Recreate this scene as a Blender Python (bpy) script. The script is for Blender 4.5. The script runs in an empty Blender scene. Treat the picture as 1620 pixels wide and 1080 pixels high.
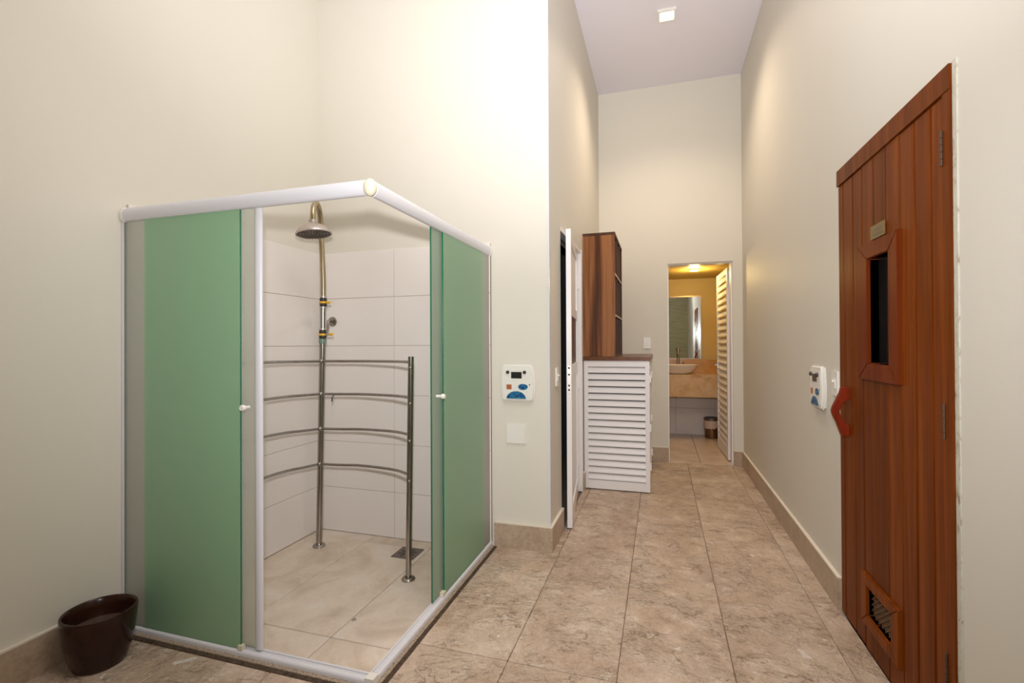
import bpy, bmesh, math, random
from mathutils import Vector, Matrix
random.seed(7)
S = bpy.context.scene
C = S.collection

# ------------------------------------------------------------------ camera, world, lights, exposure
H = 1.27
yaw, pit, rol = math.radians(17.018), math.radians(0.322), math.radians(-0.288)
fw = Vector((-math.sin(yaw) * math.cos(pit), math.cos(yaw) * math.cos(pit), math.sin(pit)))
rt = Vector((math.cos(yaw), math.sin(yaw), 0))
up = rt.cross(fw)
r2 = rt * math.cos(rol) + up * math.sin(rol)
u2 = up * math.cos(rol) - rt * math.sin(rol)
cam = bpy.data.cameras.new('camera')
cam.sensor_width = 36.0
cam.lens = 36.0 * 767.227 / 1620.0
cam.clip_start = 0.02
co = bpy.data.objects.new('camera', cam)
C.objects.link(co)
M = Matrix((r2, u2, -fw)).transposed().to_4x4()
M.translation = Vector((0, 0, H))
co.matrix_world = M
S.camera = co

w = bpy.data.worlds.new('world')
S.world = w
w.use_nodes = True
w.node_tree.nodes['Background'].inputs[0].default_value = (0.8, 0.85, 1, 1)
w.node_tree.nodes['Background'].inputs[1].default_value = 0.02

S.view_settings.view_transform = 'Standard'
S.view_settings.look = 'None'
S.view_settings.gamma = 1.0
S.view_settings.use_curve_mapping = False
S.view_settings.exposure = 0.2


def light(name, kind, loc, energy, color, size=0.1, target=None, spot=None, size_y=None, blend=0.6):
    l = bpy.data.lights.new(name, kind)
    l.energy = energy
    l.color = color
    if kind == 'AREA':
        l.size = size
        if size_y:
            l.shape = 'RECTANGLE'
            l.size_y = size_y
    else:
        l.shadow_soft_size = size
    if kind == 'SPOT':
        l.spot_size = math.radians(spot)
        l.spot_blend = blend
    o = bpy.data.objects.new(name, l)
    C.objects.link(o)
    o.location = loc
    if target is not None:
        d = Vector(target) - Vector(loc)
        o.rotation_euler = d.to_track_quat('-Z', 'Y').to_euler()
    return o


# the photographer's flash on the camera, its bounce off the ceiling, the room's downlights
light('flash', 'SPOT', (-0.01, -0.02, 1.53), 400, (0.92, 0.94, 1.0), 0.035, (-0.33, 1.75, 3.6), 98, blend=1.0)
light('flash_spill', 'SPOT', (-0.01, -0.02, 1.53), 165, (0.96, 0.965, 1.0), 0.04, (-0.42, 1.9, 1.75), 130, blend=1.0)
light('bounce_light', 'AREA', (-0.22, 1.3, 4.0), 32, (1.0, 0.955, 0.91), 1.4, (-0.22, 2.1, 0))
light('hall_downlight_glow', 'SPOT', (0.07, 4.31, 3.99), 84, (1.0, 0.82, 0.62), 0.06, (0.07, 4.31, 0), 135, blend=1.0)
light('bathroom_lamp_glow', 'POINT', (0.40, 6.30, 2.08), 10, (1.0, 0.72, 0.28), 0.05)

# ------------------------------------------------------------------ materials
MATS = {}


def mat(name, base, rough=0.5, metal=0.0, spec=0.5):
    m = bpy.data.materials.new(name)
    m.use_nodes = True
    b = m.node_tree.nodes['Principled BSDF']
    b.inputs['Base Color'].default_value = (*base, 1)
    b.inputs['Roughness'].default_value = rough
    b.inputs['Metallic'].default_value = metal
    b.inputs['Specular IOR Level'].default_value = spec
    MATS[name] = m
    return m


class N:
    def __init__(self, m):
        self.m = m
        self.t = m.node_tree
        self.b = self.t.nodes['Principled BSDF']

    def new(self, ty, **kw):
        n = self.t.nodes.new(ty)
        for k, v in kw.items():
            if k.startswith('i_'):
                n.inputs[k[2:].replace('_', ' ')].default_value = v
            else:
                setattr(n, k, v)
        return n

    def link(self, a, b):
        self.t.links.new(a, b)

    def pos(self, scale=(1, 1, 1), rnd=0.0):
        g = self.new('ShaderNodeNewGeometry')
        mp = self.new('ShaderNodeMapping')
        mp.inputs['Scale'].default_value = scale
        self.link(g.outputs['Position'], mp.inputs['Vector'])
        if rnd:
            oi = self.new('ShaderNodeObjectInfo')
            mu = self.new('ShaderNodeMath', operation='MULTIPLY')
            mu.inputs[1].default_value = rnd
            self.link(oi.outputs['Random'], mu.inputs[0])
            cx = self.new('ShaderNodeCombineXYZ')
            for i in range(3):
                self.link(mu.outputs[0], cx.inputs[i])
            self.link(cx.outputs[0], mp.inputs['Location'])
        return mp.outputs['Vector']

    def noise(self, vec, scale, detail=4, rough=0.5, dist=0.0):
        n = self.new('ShaderNodeTexNoise')
        n.inputs['Scale'].default_value = scale
        n.inputs['Detail'].default_value = detail
        n.inputs['Roughness'].default_value = rough
        n.inputs['Distortion'].default_value = dist
        self.link(vec, n.inputs['Vector'])
        return n.outputs['Fac']

    def ramp(self, fac, stops, interp='LINEAR'):
        r = self.new('ShaderNodeValToRGB')
        cr = r.color_ramp
        cr.interpolation = interp
        while len(cr.elements) < len(stops):
            cr.elements.new(0.5)
        for e, (p, c) in zip(cr.elements, stops):
            e.position = p
            e.color = (*c, 1) if len(c) == 3 else c
        self.link(fac, r.inputs['Fac'])
        return r.outputs['Color']

    def mix(self, fac, a, b, mode='MIX'):
        n = self.new('ShaderNodeMix', data_type='RGBA', blend_type=mode)
        for sock, v in ((n.inputs[0], fac), (n.inputs[6], a), (n.inputs[7], b)):
            if hasattr(v, 'links') or hasattr(v, 'is_linked'):
                self.link(v, sock)
            else:
                sock.default_value = v if not isinstance(v, tuple) else (*v, 1)
        return n.outputs[2]

    def bump(self, h, strength, dist):
        n = self.new('ShaderNodeBump')
        n.inputs['Strength'].default_value = strength
        n.inputs['Distance'].default_value = dist
        self.link(h, n.inputs['Height'])
        self.link(n.outputs[0], self.b.inputs['Normal'])
        return n


def g3(v):
    return (v, v, v)


# painted, finely textured wall
m = mat('wall_paint', (0.72, 0.675, 0.56), 0.62, spec=0.3)
n = N(m)
v = n.pos()
col = n.mix(n.noise(v, 1.3, 3), (0.70, 0.655, 0.555), (0.73, 0.685, 0.585))
n.link(col, n.b.inputs['Base Color'])
v2 = n.pos((1, 1, 0.06))
n.bump(n.noise(v2, 260, 2), 0.08, 0.002)
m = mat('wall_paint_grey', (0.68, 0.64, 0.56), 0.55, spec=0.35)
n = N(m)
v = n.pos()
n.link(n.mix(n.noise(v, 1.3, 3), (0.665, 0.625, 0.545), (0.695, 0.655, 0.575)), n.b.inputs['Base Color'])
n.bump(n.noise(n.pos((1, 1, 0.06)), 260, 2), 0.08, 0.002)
m = mat('ceiling_paint', (0.80, 0.76, 0.81), 0.7, spec=0.2)
n = N(m)
n.bump(n.noise(n.pos(), 180, 2), 0.05, 0.001)
m = mat('bath_yellow_paint', (0.75, 0.56, 0.20), 0.5)
n = N(m)
n.link(n.mix(n.noise(n.pos(), 3, 3), (0.50, 0.34, 0.085), (0.56, 0.40, 0.11)), n.b.inputs['Base Color'])
mat('interior_shade', (0.03, 0.03, 0.035), 0.8)  # near-black colour stands in for the shade of unlit interiors

# rustic stone floor tile
m = mat('stone_floor', (0.42, 0.31, 0.22), 0.42)
n = N(m)
v = n.pos((1, 1, 1), rnd=9.0)
big = n.noise(v, 2.6, 6, 0.6, 0.6)
mid = n.noise(v, 11, 8, 0.65, 1.6)
fine = n.noise(v, 70, 4, 0.6)
big = n.noise(v, 2.2, 5, 0.6, 0.5)
mid = n.noise(n.pos((1.2, 1.0, 1), rnd=9.0), 10, 9, 0.7, 0.5)
c1 = n.ramp(big, [(0.38, (0.37, 0.25, 0.165)), (0.5, (0.53, 0.39, 0.28)), (0.60, (0.68, 0.54, 0.42))])
c2 = n.ramp(mid, [(0.34, (0.20, 0.12, 0.07)), (0.44, (0.46, 0.325, 0.225)), (0.55, (0.55, 0.41, 0.30)), (0.66, (0.80, 0.67, 0.55))])
c3 = n.mix(0.5, c1, c2)
c4 = n.mix(0.2, c3, n.ramp(fine, [(0.34, (0.24, 0.15, 0.09)), (0.66, (0.74, 0.61, 0.49))]))
vn = n.noise(n.pos((0.8, 1.3, 1), rnd=5.0), 4.0, 7, 0.6, 0.25)
mu = n.new('ShaderNodeMath', operation='MULTIPLY')
mu.inputs[1].default_value = 7.0
n.link(vn, mu.inputs[0])
frn = n.new('ShaderNodeMath', operation='FRACT')
n.link(mu.outputs[0], frn.inputs[0])
saw = frn.outputs[0]                                  # sawtooth: flakes with one sharp edge
brk = n.ramp(n.noise(v, 5.5, 5, 0.65), [(0.46, g3(0)), (0.58, g3(1.0))])
dk = n.mix(1.0, n.ramp(saw, [(0.0, g3(0.95)), (0.06, g3(0.7)), (0.16, g3(0)), (1, g3(0))]), brk, 'MULTIPLY')  # relief shade along the sharp flake edges, painted into the colour
c5 = n.mix(dk, c4, (0.20, 0.115, 0.065))
hl = n.mix(1.0, n.ramp(saw, [(0.86, g3(0)), (0.97, g3(0.38)), (1.0, g3(0.38))]), brk, 'MULTIPLY')  # lit rims beside those edges, painted lighter
c5 = n.mix(hl, c5, (0.80, 0.68, 0.57))
spot = n.ramp(n.noise(n.pos((1, 1, 1), rnd=3.0), 8.5, 2, 0.4, 0.3), [(0.735, g3(0)), (0.75, g3(0.75))])
c5 = n.mix(spot, c5, (0.80, 0.72, 0.64))
n.link(c5, n.b.inputs['Base Color'])
sh_ = n.mix(1.0, saw, brk, 'MULTIPLY')
hh = n.mix(0.4, sh_, mid)
n.bump(hh, 1.0, 0.02)
n.link(n.ramp(mid, [(0.3, g3(0.5)), (0.7, g3(0.34))]), n.b.inputs['Roughness'])
# skirting stone, calmer
m = mat('skirting_stone', (0.42, 0.32, 0.23), 0.4)
n = N(m)
v = n.pos((1, 1, 1))
c1 = n.ramp(n.noise(v, 5, 6, 0.6, 0.7), [(0.3, (0.37, 0.26, 0.17)), (0.5, (0.49, 0.36, 0.25)), (0.72, (0.58, 0.45, 0.33))])
n.link(n.mix(0.3, c1, n.ramp(n.noise(v, 60, 4), [(0.3, (0.26, 0.19, 0.13)), (0.7, (0.56, 0.46, 0.36))])), n.b.inputs['Base Color'])
n.bump(n.noise(v, 45, 5), 0.2, 0.002)
mat('skirting_grout', (0.74, 0.66, 0.54), 0.7)
mat('grout_dark', (0.22, 0.155, 0.11), 0.85)
mat('grout_light', (0.52, 0.45, 0.36), 0.85)
# smoother shower floor tile
m = mat('shower_floor_stone', (0.60, 0.50, 0.38), 0.35)
n = N(m)
v = n.pos((1, 1, 1), rnd=6.0)
c1 = n.ramp(n.noise(v, 3.2, 6, 0.6, 0.8), [(0.34, (0.60, 0.475, 0.355)), (0.5, (0.735, 0.61, 0.485)), (0.66, (0.80, 0.70, 0.59))])
n.link(n.mix(0.15, c1, n.ramp(n.noise(v, 28, 5, 0.6, 1.0), [(0.3, (0.42, 0.31, 0.2)), (0.6, (0.72, 0.63, 0.51))])), n.b.inputs['Base Color'])
n.bump(n.noise(v, 14, 5, 0.6, 0.5), 0.12, 0.004)
# glazed wall tile
m = mat('wall_tile_glaze', (0.79, 0.735, 0.675), 0.22)
n = N(m)
n.link(n.mix(n.noise(n.pos((1, 1, 1), rnd=4), 1.6, 3), (0.83, 0.765, 0.705), (0.795, 0.73, 0.67)), n.b.inputs['Base Color'])
n.bump(n.noise(n.pos((1, 1, 1), rnd=4), 5, 3), 0.06, 0.004)
mat('wall_tile_grout', (0.55, 0.47, 0.37), 0.8)
# plastics and metal
m = mat('white_profile', (0.70, 0.69, 0.71), 0.25)
mat('cream_plastic', (0.74, 0.68, 0.50), 0.4)
mat('white_plastic', (0.80, 0.77, 0.70), 0.35)
m = mat('white_aluminium', (0.86, 0.83, 0.81), 0.35)
mat('grey_plastic', (0.35, 0.34, 0.32), 0.4)
m = mat('chrome', (0.46, 0.43, 0.39), 0.2, 1.0)
n = N(m)
n.link(n.mix(n.noise(n.pos((1, 1, 0.3)), 30, 4), (0.27, 0.245, 0.215), (0.46, 0.43, 0.39)), n.b.inputs['Base Color'])
m = mat('aged_brass', (0.42, 0.33, 0.20), 0.3, 1.0)
n = N(m)
n.link(n.mix(n.noise(n.pos((1, 1, 0.4)), 26, 4), (0.34, 0.27, 0.17), (0.52, 0.43, 0.28)), n.b.inputs['Base Color'])
mat('satin_nickel', (0.58, 0.52, 0.48), 0.42, 1.0)
mat('steel_dark', (0.20, 0.17, 0.15), 0.4, 0.8)
mat('hinge_bronze', (0.09, 0.05, 0.03), 0.5, 0.2)
mat('black_rubber', (0.035, 0.025, 0.02), 0.45)
mat('yellow_plastic', (0.78, 0.45, 0.03), 0.4)
mat('green_plastic', (0.16, 0.25, 0.20), 0.4)
mat('black_hole', (0.006, 0.006, 0.006), 0.7)
mat('dark_display', (0.02, 0.017, 0.018), 0.15)
mat('orange_button', (0.42, 0.13, 0.04), 0.35)
m = mat('blue_print', (0.02, 0.11, 0.26), 0.25)
n = N(m)
n.link(n.ramp(n.noise(n.pos((1, 1, 2.2)), 42, 2, 0.5, 0.8), [(0.36, (0.008, 0.04, 0.16)), (0.52, (0.015, 0.12, 0.28)), (0.68, (0.03, 0.22, 0.30)), (0.8, (0.3, 0.5, 0.55))]), n.b.inputs['Base Color'])
# sauna wood
def wood(name, stops, rough, gscale=(26, 26, 1.1), rnd=7.0, tint=0.25, spec=0.5):
    m = mat(name, stops[1][1], rough, spec=spec)
    n = N(m)
    v = n.pos(gscale, rnd=rnd)
    a = n.noise(v, 1.0, 5, 0.6, 0.5)
    b = n.noise(n.pos((gscale[0] * 6, gscale[1] * 6, gscale[2] * 2.4), rnd=rnd), 1.0, 3, 0.6)
    c = n.mix(0.25, n.ramp(a, stops), n.ramp(b, [(0.3, stops[0][1]), (0.7, stops[-1][1])]))
    oi = n.new('ShaderNodeObjectInfo')
    t = n.ramp(oi.outputs['Random'], [(0, g3(1 - tint)), (1, g3(1 + 0.0))])
    n.link(n.mix(1.0, c, t, 'MULTIPLY'), n.b.inputs['Base Color'])
    n.bump(b, 0.05, 0.001)
    return m


wood('sauna_wood', [(0.28, (0.10, 0.019, 0.0025)), (0.5, (0.19, 0.041, 0.004)), (0.72, (0.28, 0.068, 0.007))], 0.4, tint=0.3, spec=0.07)
wood('sauna_wood_red', [(0.28, (0.11, 0.016, 0.0025)), (0.5, (0.165, 0.028, 0.004)), (0.72, (0.22, 0.044, 0.006))], 0.4, tint=0.12, spec=0.08)
wood('handle_red', [(0.28, (0.16, 0.014, 0.003)), (0.5, (0.22, 0.022, 0.005)), (0.72, (0.27, 0.032, 0.007))], 0.35, tint=0.05, spec=0.2)
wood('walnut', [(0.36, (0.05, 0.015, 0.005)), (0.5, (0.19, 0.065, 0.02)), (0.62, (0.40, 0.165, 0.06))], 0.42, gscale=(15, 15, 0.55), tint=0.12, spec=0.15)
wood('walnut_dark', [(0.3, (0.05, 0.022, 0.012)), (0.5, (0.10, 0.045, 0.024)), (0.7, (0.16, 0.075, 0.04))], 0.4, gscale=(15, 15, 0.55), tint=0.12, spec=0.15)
wood('counter_wood', [(0.3, (0.09, 0.032, 0.011)), (0.5, (0.18, 0.068, 0.025)), (0.7, (0.27, 0.11, 0.045))], 0.3, gscale=(14, 2.0, 14), spec=0.2)
m = mat('worn_plaster', (0.62, 0.58, 0.48), 0.8)
n = N(m)
v = n.pos((1, 1, 0.35))
n.link(n.ramp(n.noise(v, 60, 6, 0.7, 1.2), [(0.35, (0.30, 0.22, 0.15)), (0.45, (0.58, 0.55, 0.45)), (0.75, (0.66, 0.64, 0.55))]), n.b.inputs['Base Color'])
n.bump(n.noise(v, 60, 6, 0.7, 1.2), 0.5, 0.003)
m = mat('brass_plate', (0.30, 0.22, 0.09), 0.4, 0.8)
n = N(m)
n.link(n.mix(n.noise(n.pos(), 60, 3), (0.2, 0.14, 0.06), (0.36, 0.27, 0.12)), n.b.inputs['Base Color'])
# marble of the bathroom counter
m = mat('golden_marble', (0.62, 0.40, 0.20), 0.2)
n = N(m)
v = n.pos()
n.link(n.ramp(n.noise(v, 5.5, 6, 0.62, 1.8), [(0.3, (0.50, 0.29, 0.12)), (0.48, (0.66, 0.44, 0.23)), (0.6, (0.70, 0.50, 0.29)), (0.75, (0.56, 0.35, 0.17))]), n.b.inputs['Base Color'])
m = mat('splash_marble', (0.55, 0.26, 0.08), 0.22)
n = N(m)
n.link(n.ramp(n.noise(n.pos(), 5.5, 6, 0.62, 1.5), [(0.3, (0.42, 0.20, 0.04)), (0.6, (0.56, 0.29, 0.065))]), n.b.inputs['Base Color'])
m = mat('bath_tile', (0.70, 0.63, 0.58), 0.25)
m = mat('bath_floor_stone', (0.60, 0.46, 0.34), 0.3)
n = N(m)
n.link(n.ramp(n.noise(n.pos((1, 1, 1), rnd=5), 4, 5, 0.6, 0.6), [(0.3, (0.52, 0.38, 0.27)), (0.7, (0.68, 0.54, 0.42))]), n.b.inputs['Base Color'])
mat('pale_band', (0.52, 0.42, 0.35), 0.5)
mat('porcelain', (0.80, 0.74, 0.66), 0.12)
mat('mirror_glass', (0.80, 0.83, 0.78), 0.015, 1.0)
m = mat('olive_tile', (0.40, 0.36, 0.20), 0.35)
n = N(m)
n.link(n.ramp(n.noise(n.pos((0.8, 0.8, 9)), 3, 5, 0.6, 0.3), [(0.3, (0.30, 0.27, 0.14)), (0.7, (0.48, 0.44, 0.27))]), n.b.inputs['Base Color'])
mat('bin_liner', (0.62, 0.48, 0.38), 0.5)
mat('bronze_bin', (0.26, 0.16, 0.09), 0.3, 0.9)
# brown glazed pot
m = mat('brown_glaze', (0.045, 0.017, 0.010), 0.2, spec=0.35)
n = N(m)
n.link(n.ramp(n.noise(n.pos(), 9, 4), [(0.3, (0.018, 0.006, 0.004)), (0.6, (0.034, 0.011, 0.006)), (0.8, (0.05, 0.018, 0.009))]), n.b.inputs['Base Color'])
m = mat('pot_soil', (0.10, 0.06, 0.045), 0.3)
# rough granite sill
m = mat('granite_sill', (0.36, 0.28, 0.20), 0.6)
n = N(m)
v = n.pos()
n.link(n.ramp(n.noise(v, 160, 4, 0.7), [(0.34, (0.12, 0.08, 0.05)), (0.5, (0.36, 0.27, 0.19)), (0.66, (0.52, 0.43, 0.33))]), n.b.inputs['Base Color'])
n.bump(n.noise(v, 160, 4, 0.7), 0.6, 0.002)
m = mat('joint_brown', (0.10, 0.062, 0.035), 0.85)  # dark brown, mottled strip along the sill
n = N(m)
v = n.pos()
n.link(n.ramp(n.noise(v, 60, 4, 0.7), [(0.35, (0.025, 0.015, 0.008)), (0.65, (0.11, 0.065, 0.035))]), n.b.inputs['Base Color'])
n.bump(n.noise(v, 90, 4), 0.5, 0.003)
m = mat('sauna_pane', (0.015, 0.013, 0.012), 0.06)
m = mat('lattice_steel', (0.16, 0.085, 0.04), 0.5, 0.0)

# frosted green safety glass: body scatters, edges are dark green
def frosted(name, tint, trans_t, w_diff, w_ref):
    m = bpy.data.materials.new(name)
    m.use_nodes = True
    t = m.node_tree
    t.nodes.remove(t.nodes['Principled BSDF'])
    out = t.nodes['Material Output']
    tr = t.nodes.new('ShaderNodeBsdfTranslucent')
    tr.inputs['Color'].default_value = (*tint, 1)
    di = t.nodes.new('ShaderNodeBsdfDiffuse')
    di.inputs['Color'].default_value = (*tint, 1)
    rf = t.nodes.new('ShaderNodeBsdfRefraction')
    rf.inputs['Color'].default_value = (*trans_t, 1)
    rf.inputs['Roughness'].default_value = 0.42
    rf.inputs['IOR'].default_value = 1.08
    gl = t.nodes.new('ShaderNodeBsdfGlossy')
    gl.inputs['Roughness'].default_value = 0.35
    fr = t.nodes.new('ShaderNodeFresnel')
    fr.inputs['IOR'].default_value = 1.35
    m1 = t.nodes.new('ShaderNodeMixShader')
    m1.inputs[0].default_value = w_diff
    m2 = t.nodes.new('ShaderNodeMixShader')
    m2.inputs[0].default_value = w_ref
    m3 = t.nodes.new('ShaderNodeMixShader')
    L = t.links.new
    L(tr.outputs[0], m1.inputs[1]); L(di.outputs[0], m1.inputs[2])
    L(m1.outputs[0], m2.inputs[1]); L(rf.outputs[0], m2.inputs[2])
    L(fr.outputs[0], m3.inputs[0]); L(m2.outputs[0], m3.inputs[1]); L(gl.outputs[0], m3.inputs[2])
    L(m3.outputs[0], out.inputs['Surface'])
    MATS[name] = m


frosted('frosted_pale', (0.90, 0.93, 0.85), (0.965, 0.98, 0.95), 0.5, 0.60)
frosted('frosted_mid', (0.74, 0.95, 0.77), (0.92, 0.985, 0.935), 0.5, 0.58)
frosted('green_film', (0.60, 0.94, 0.63), (0.865, 0.985, 0.89), 0.60, 0.50)
mat('glass_edge', (0.02, 0.16, 0.08), 0.15)
m = mat('lamp_glass', (1, 0.9, 0.7), 0.4)
b = m.node_tree.nodes['Principled BSDF']
b.inputs['Emission Color'].default_value = (1.0, 0.86, 0.55, 1)
b.inputs['Emission Strength'].default_value = 14

# ------------------------------------------------------------------ helpers
OFF = {}


def box(bm, x0, x1, y0, y1, z0, z1):
    vs = [bm.verts.new(p) for p in ((x0, y0, z0), (x1, y0, z0), (x1, y1, z0), (x0, y1, z0), (x0, y0, z1), (x1, y0, z1), (x1, y1, z1), (x0, y1, z1))]
    for f in ((0, 3, 2, 1), (4, 5, 6, 7), (0, 1, 5, 4), (1, 2, 6, 5), (2, 3, 7, 6), (3, 0, 4, 7)):
        bm.faces.new([vs[i] for i in f])
    return vs


def prism(bm, poly, axis, a, b):
    """extrude a 2D polygon along axis from a to b; the 2D coords are the other two axes in order"""
    def P(u, v, t):
        q = [u, v]
        q.insert(axis, t)
        return q
    A = [bm.verts.new(P(u, v, a)) for u, v in poly]
    B = [bm.verts.new(P(u, v, b)) for u, v in poly]
    k = len(poly)
    bm.faces.new(A[::-1])
    bm.faces.new(B)
    for i in range(k):
        bm.faces.new((A[i], A[(i + 1) % k], B[(i + 1) % k], B[i]))
    bmesh.ops.recalc_face_normals(bm, faces=bm.faces[:])


def spline(pts, k=8):
    P = [Vector(p) for p in pts]
    out = []
    for i in range(len(P) - 1):
        p0 = P[i - 1] if i else P[0] * 2 - P[1]
        p1, p2 = P[i], P[i + 1]
        p3 = P[i + 2] if i + 2 < len(P) else P[-1] * 2 - P[-2]
        for j in range(k):
            t = j / k
            out.append(0.5 * ((2 * p1) + (p2 - p0) * t + (2 * p0 - 5 * p1 + 4 * p2 - p3) * t * t + (3 * p1 - p0 - 3 * p2 + p3) * t ** 3))
    out.append(P[-1])
    return out


def tube(bm, pts, r, seg=14, cap=True):
    P = [Vector(p) for p in pts]
    R = r if isinstance(r, (list, tuple)) else [r] * len(P)
    rings = []
    t0 = (P[1] - P[0]).normalized()
    a = Vector((0, 0, 1)) if abs(t0.z) < 0.9 else Vector((1, 0, 0))
    nrm = t0.cross(a).normalized()
    for i, p in enumerate(P):
        if i == 0: t = P[1] - P[0]
        elif i == len(P) - 1: t = P[-1] - P[-2]
        else: t = (P[i + 1] - P[i]).normalized() + (P[i] - P[i - 1]).normalized()
        t.normalize()
        nrm = (nrm - t * nrm.dot(t)).normalized()
        bn = t.cross(nrm)
        rings.append([bm.verts.new(p + (nrm * math.cos(2 * math.pi * j / seg) + bn * math.sin(2 * math.pi * j / seg)) * R[i]) for j in range(seg)])
    for A, B in zip(rings, rings[1:]):
        for j in range(seg):
            bm.faces.new((A[j], A[(j + 1) % seg], B[(j + 1) % seg], B[j]))
    if cap:
        bm.faces.new(rings[0][::-1])
        bm.faces.new(rings[-1])


def lathe(bm, prof, c, seg=32, sx=1.0, sy=1.0, axis=2):
    """prof: list of (r, h) along axis from c"""
    def P(r, h, a):
        u, v = r * math.cos(a) * sx, r * math.sin(a) * sy
        if axis == 2: q = (u, v, h)
        elif axis == 1: q = (v, h, u)
        else: q = (h, u, v)
        return (c[0] + q[0], c[1] + q[1], c[2] + q[2])
    rings = []
    for r, h in prof:
        if r < 1e-6:
            rings.append([bm.verts.new(P(0, h, 0))])
        else:
            rings.append([bm.verts.new(P(r, h, 2 * math.pi * j / seg)) for j in range(seg)])
    for A, B in zip(rings, rings[1:]):
        for j in range(seg):
            k = (j + 1) % seg
            if len(A) == 1 and len(B) == 1: continue
            if len(A) == 1: bm.faces.new((A[0], B[k], B[j]))
            elif len(B) == 1: bm.faces.new((A[j], A[k], B[0]))
            else: bm.faces.new((A[j], A[k], B[k], B[j]))
    bmesh.ops.recalc_face_normals(bm, faces=bm.faces[:])


def obj(name, bm, m, parent=None, bevel=0.0, smooth=False, edge=None, bseg=2):
    if bevel:
        es = [e for e in bm.edges if len(e.link_faces) == 2 and e.calc_face_angle() > 0.5]
        bmesh.ops.bevel(bm, geom=es, offset=bevel, segments=bseg, affect='EDGES', clamp_overlap=True)
    me = bpy.data.meshes.new(name)
    if parent is not None:
        o = OFF.get(parent.name, Vector((0, 0, 0)))
        bmesh.ops.translate(bm, verts=bm.verts[:], vec=-o)
    bm.to_mesh(me)
    bm.free()
    me.materials.append(MATS[m])
    if edge:
        me.materials.append(MATS[edge])
        big = max(p.area for p in me.polygons)
        for p in me.polygons:
            if p.area < big * 0.3:
                p.material_index = 1
    if smooth:
        for p in me.polygons:
            p.use_smooth = True
        try:
            me.set_sharp_from_angle(angle=math.radians(40))
        except Exception:
            pass
    ob = bpy.data.objects.new(name, me)
    C.objects.link(ob)
    if parent is not None:
        ob.parent = parent
        OFF[ob.name] = OFF.get(parent.name, Vector((0, 0, 0)))
    else:
        OFF[ob.name] = Vector((0, 0, 0))
    return ob


def tag(o, label=None, cat=None, group=None, kind=None):
    if label: o['label'] = label
    if cat: o['category'] = cat
    if group: o['group'] = group
    if kind: o['kind'] = kind
    return o


def thing(name, loc, label=None, cat=None, group=None, kind=None):
    o = bpy.data.objects.new(name, None)
    o.empty_display_size = 0.05
    C.objects.link(o)
    o.location = loc
    OFF[o.name] = Vector(loc)
    return tag(o, label, cat, group, kind)


def pbox(name, dims, m, parent=None, bevel=0.0, **kw):
    bm = bmesh.new()
    box(bm, *dims)
    return obj(name, bm, m, parent, bevel, **kw)


def struct(name, boxes, m, label=None):
    bm = bmesh.new()
    for d in boxes:
        box(bm, *d)
    o = obj(name, bm, m)
    return tag(o, label, kind='structure')


def copy_tree(o, parent=None):
    c = o.copy()
    C.objects.link(c)
    if parent is not None:
        c.parent = parent
    for ch in [x for x in bpy.data.objects if x.parent == o]:
        copy_tree(ch, c)
    return c


# ------------------------------------------------------------------ room numbers
R, L, F, CZ, W, LW = 0.815, -0.652, 5.492, 4.065, 2.909, -2.324
SX, SY = -1.04, 1.585
YB = -1.7                                   # wall behind the camera
FT = 5.64                                   # far wall's bathroom side
D0, D1, DH = 0.078, 0.721, 2.126            # bathroom doorway
P0, P1, PH = 3.275, 4.205, 2.08             # doorway in the hall's left wall
G0, G1, GH = 1.690, 2.652, 2.082            # sauna doorway
SF = -0.03                                  # shower floor level

# ------------------------------------------------------------------ structure
fl = struct('floor', [(LW, R, YB, W, -0.30, -0.045), (L, R, W, F, -0.10, -0.012), (L, R, YB, SY - 0.045, -0.045, -0.012), (LW, L, YB, SY - 0.045, -0.045, -0.012),
                      (SX + 0.045, R, SY - 0.045, W, -0.045, -0.012), (-0.55, R, F, 7.2, -0.10, -0.012), (-1.7, L, W + 0.15, F, -0.1, -0.012)], 'grout_dark')
struct('ceiling', [(LW - 0.15, R + 0.15, YB - 0.15, FT, CZ, CZ + 0.1)], 'ceiling_paint')
wl = struct('wall_left', [(LW - 0.15, LW, YB, W, -0.1, CZ)], 'wall_paint')
wb = struct('wall_shower', [(LW - 0.15, L - 0.15, W, W + 0.15, -0.1, CZ), (L - 0.15, L - 0.012, W, W + 0.15, -0.1, CZ)], 'wall_paint')
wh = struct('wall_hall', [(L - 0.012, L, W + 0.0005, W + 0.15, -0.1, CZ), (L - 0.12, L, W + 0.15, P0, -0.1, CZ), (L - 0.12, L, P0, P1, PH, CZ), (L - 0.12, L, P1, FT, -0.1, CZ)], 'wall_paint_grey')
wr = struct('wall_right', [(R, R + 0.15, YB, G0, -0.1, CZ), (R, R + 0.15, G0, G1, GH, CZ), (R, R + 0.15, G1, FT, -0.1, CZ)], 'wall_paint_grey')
wf = struct('wall_far', [(L, D0, F, FT, -0.1, CZ), (D1, R, F, FT, -0.1, CZ), (D0, D1, F, FT, DH, CZ)], 'wall_paint')
struct('wall_behind', [(LW, R, YB - 0.15, YB, -0.1, CZ)], 'olive_tile')
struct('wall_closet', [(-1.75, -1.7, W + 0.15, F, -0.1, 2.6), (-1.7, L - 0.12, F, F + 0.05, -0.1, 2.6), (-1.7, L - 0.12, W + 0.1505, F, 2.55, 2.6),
                       (-1.7, L - 0.12, W + 0.1505, W + 0.16, -0.01, 2.55)], 'interior_shade')
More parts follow.
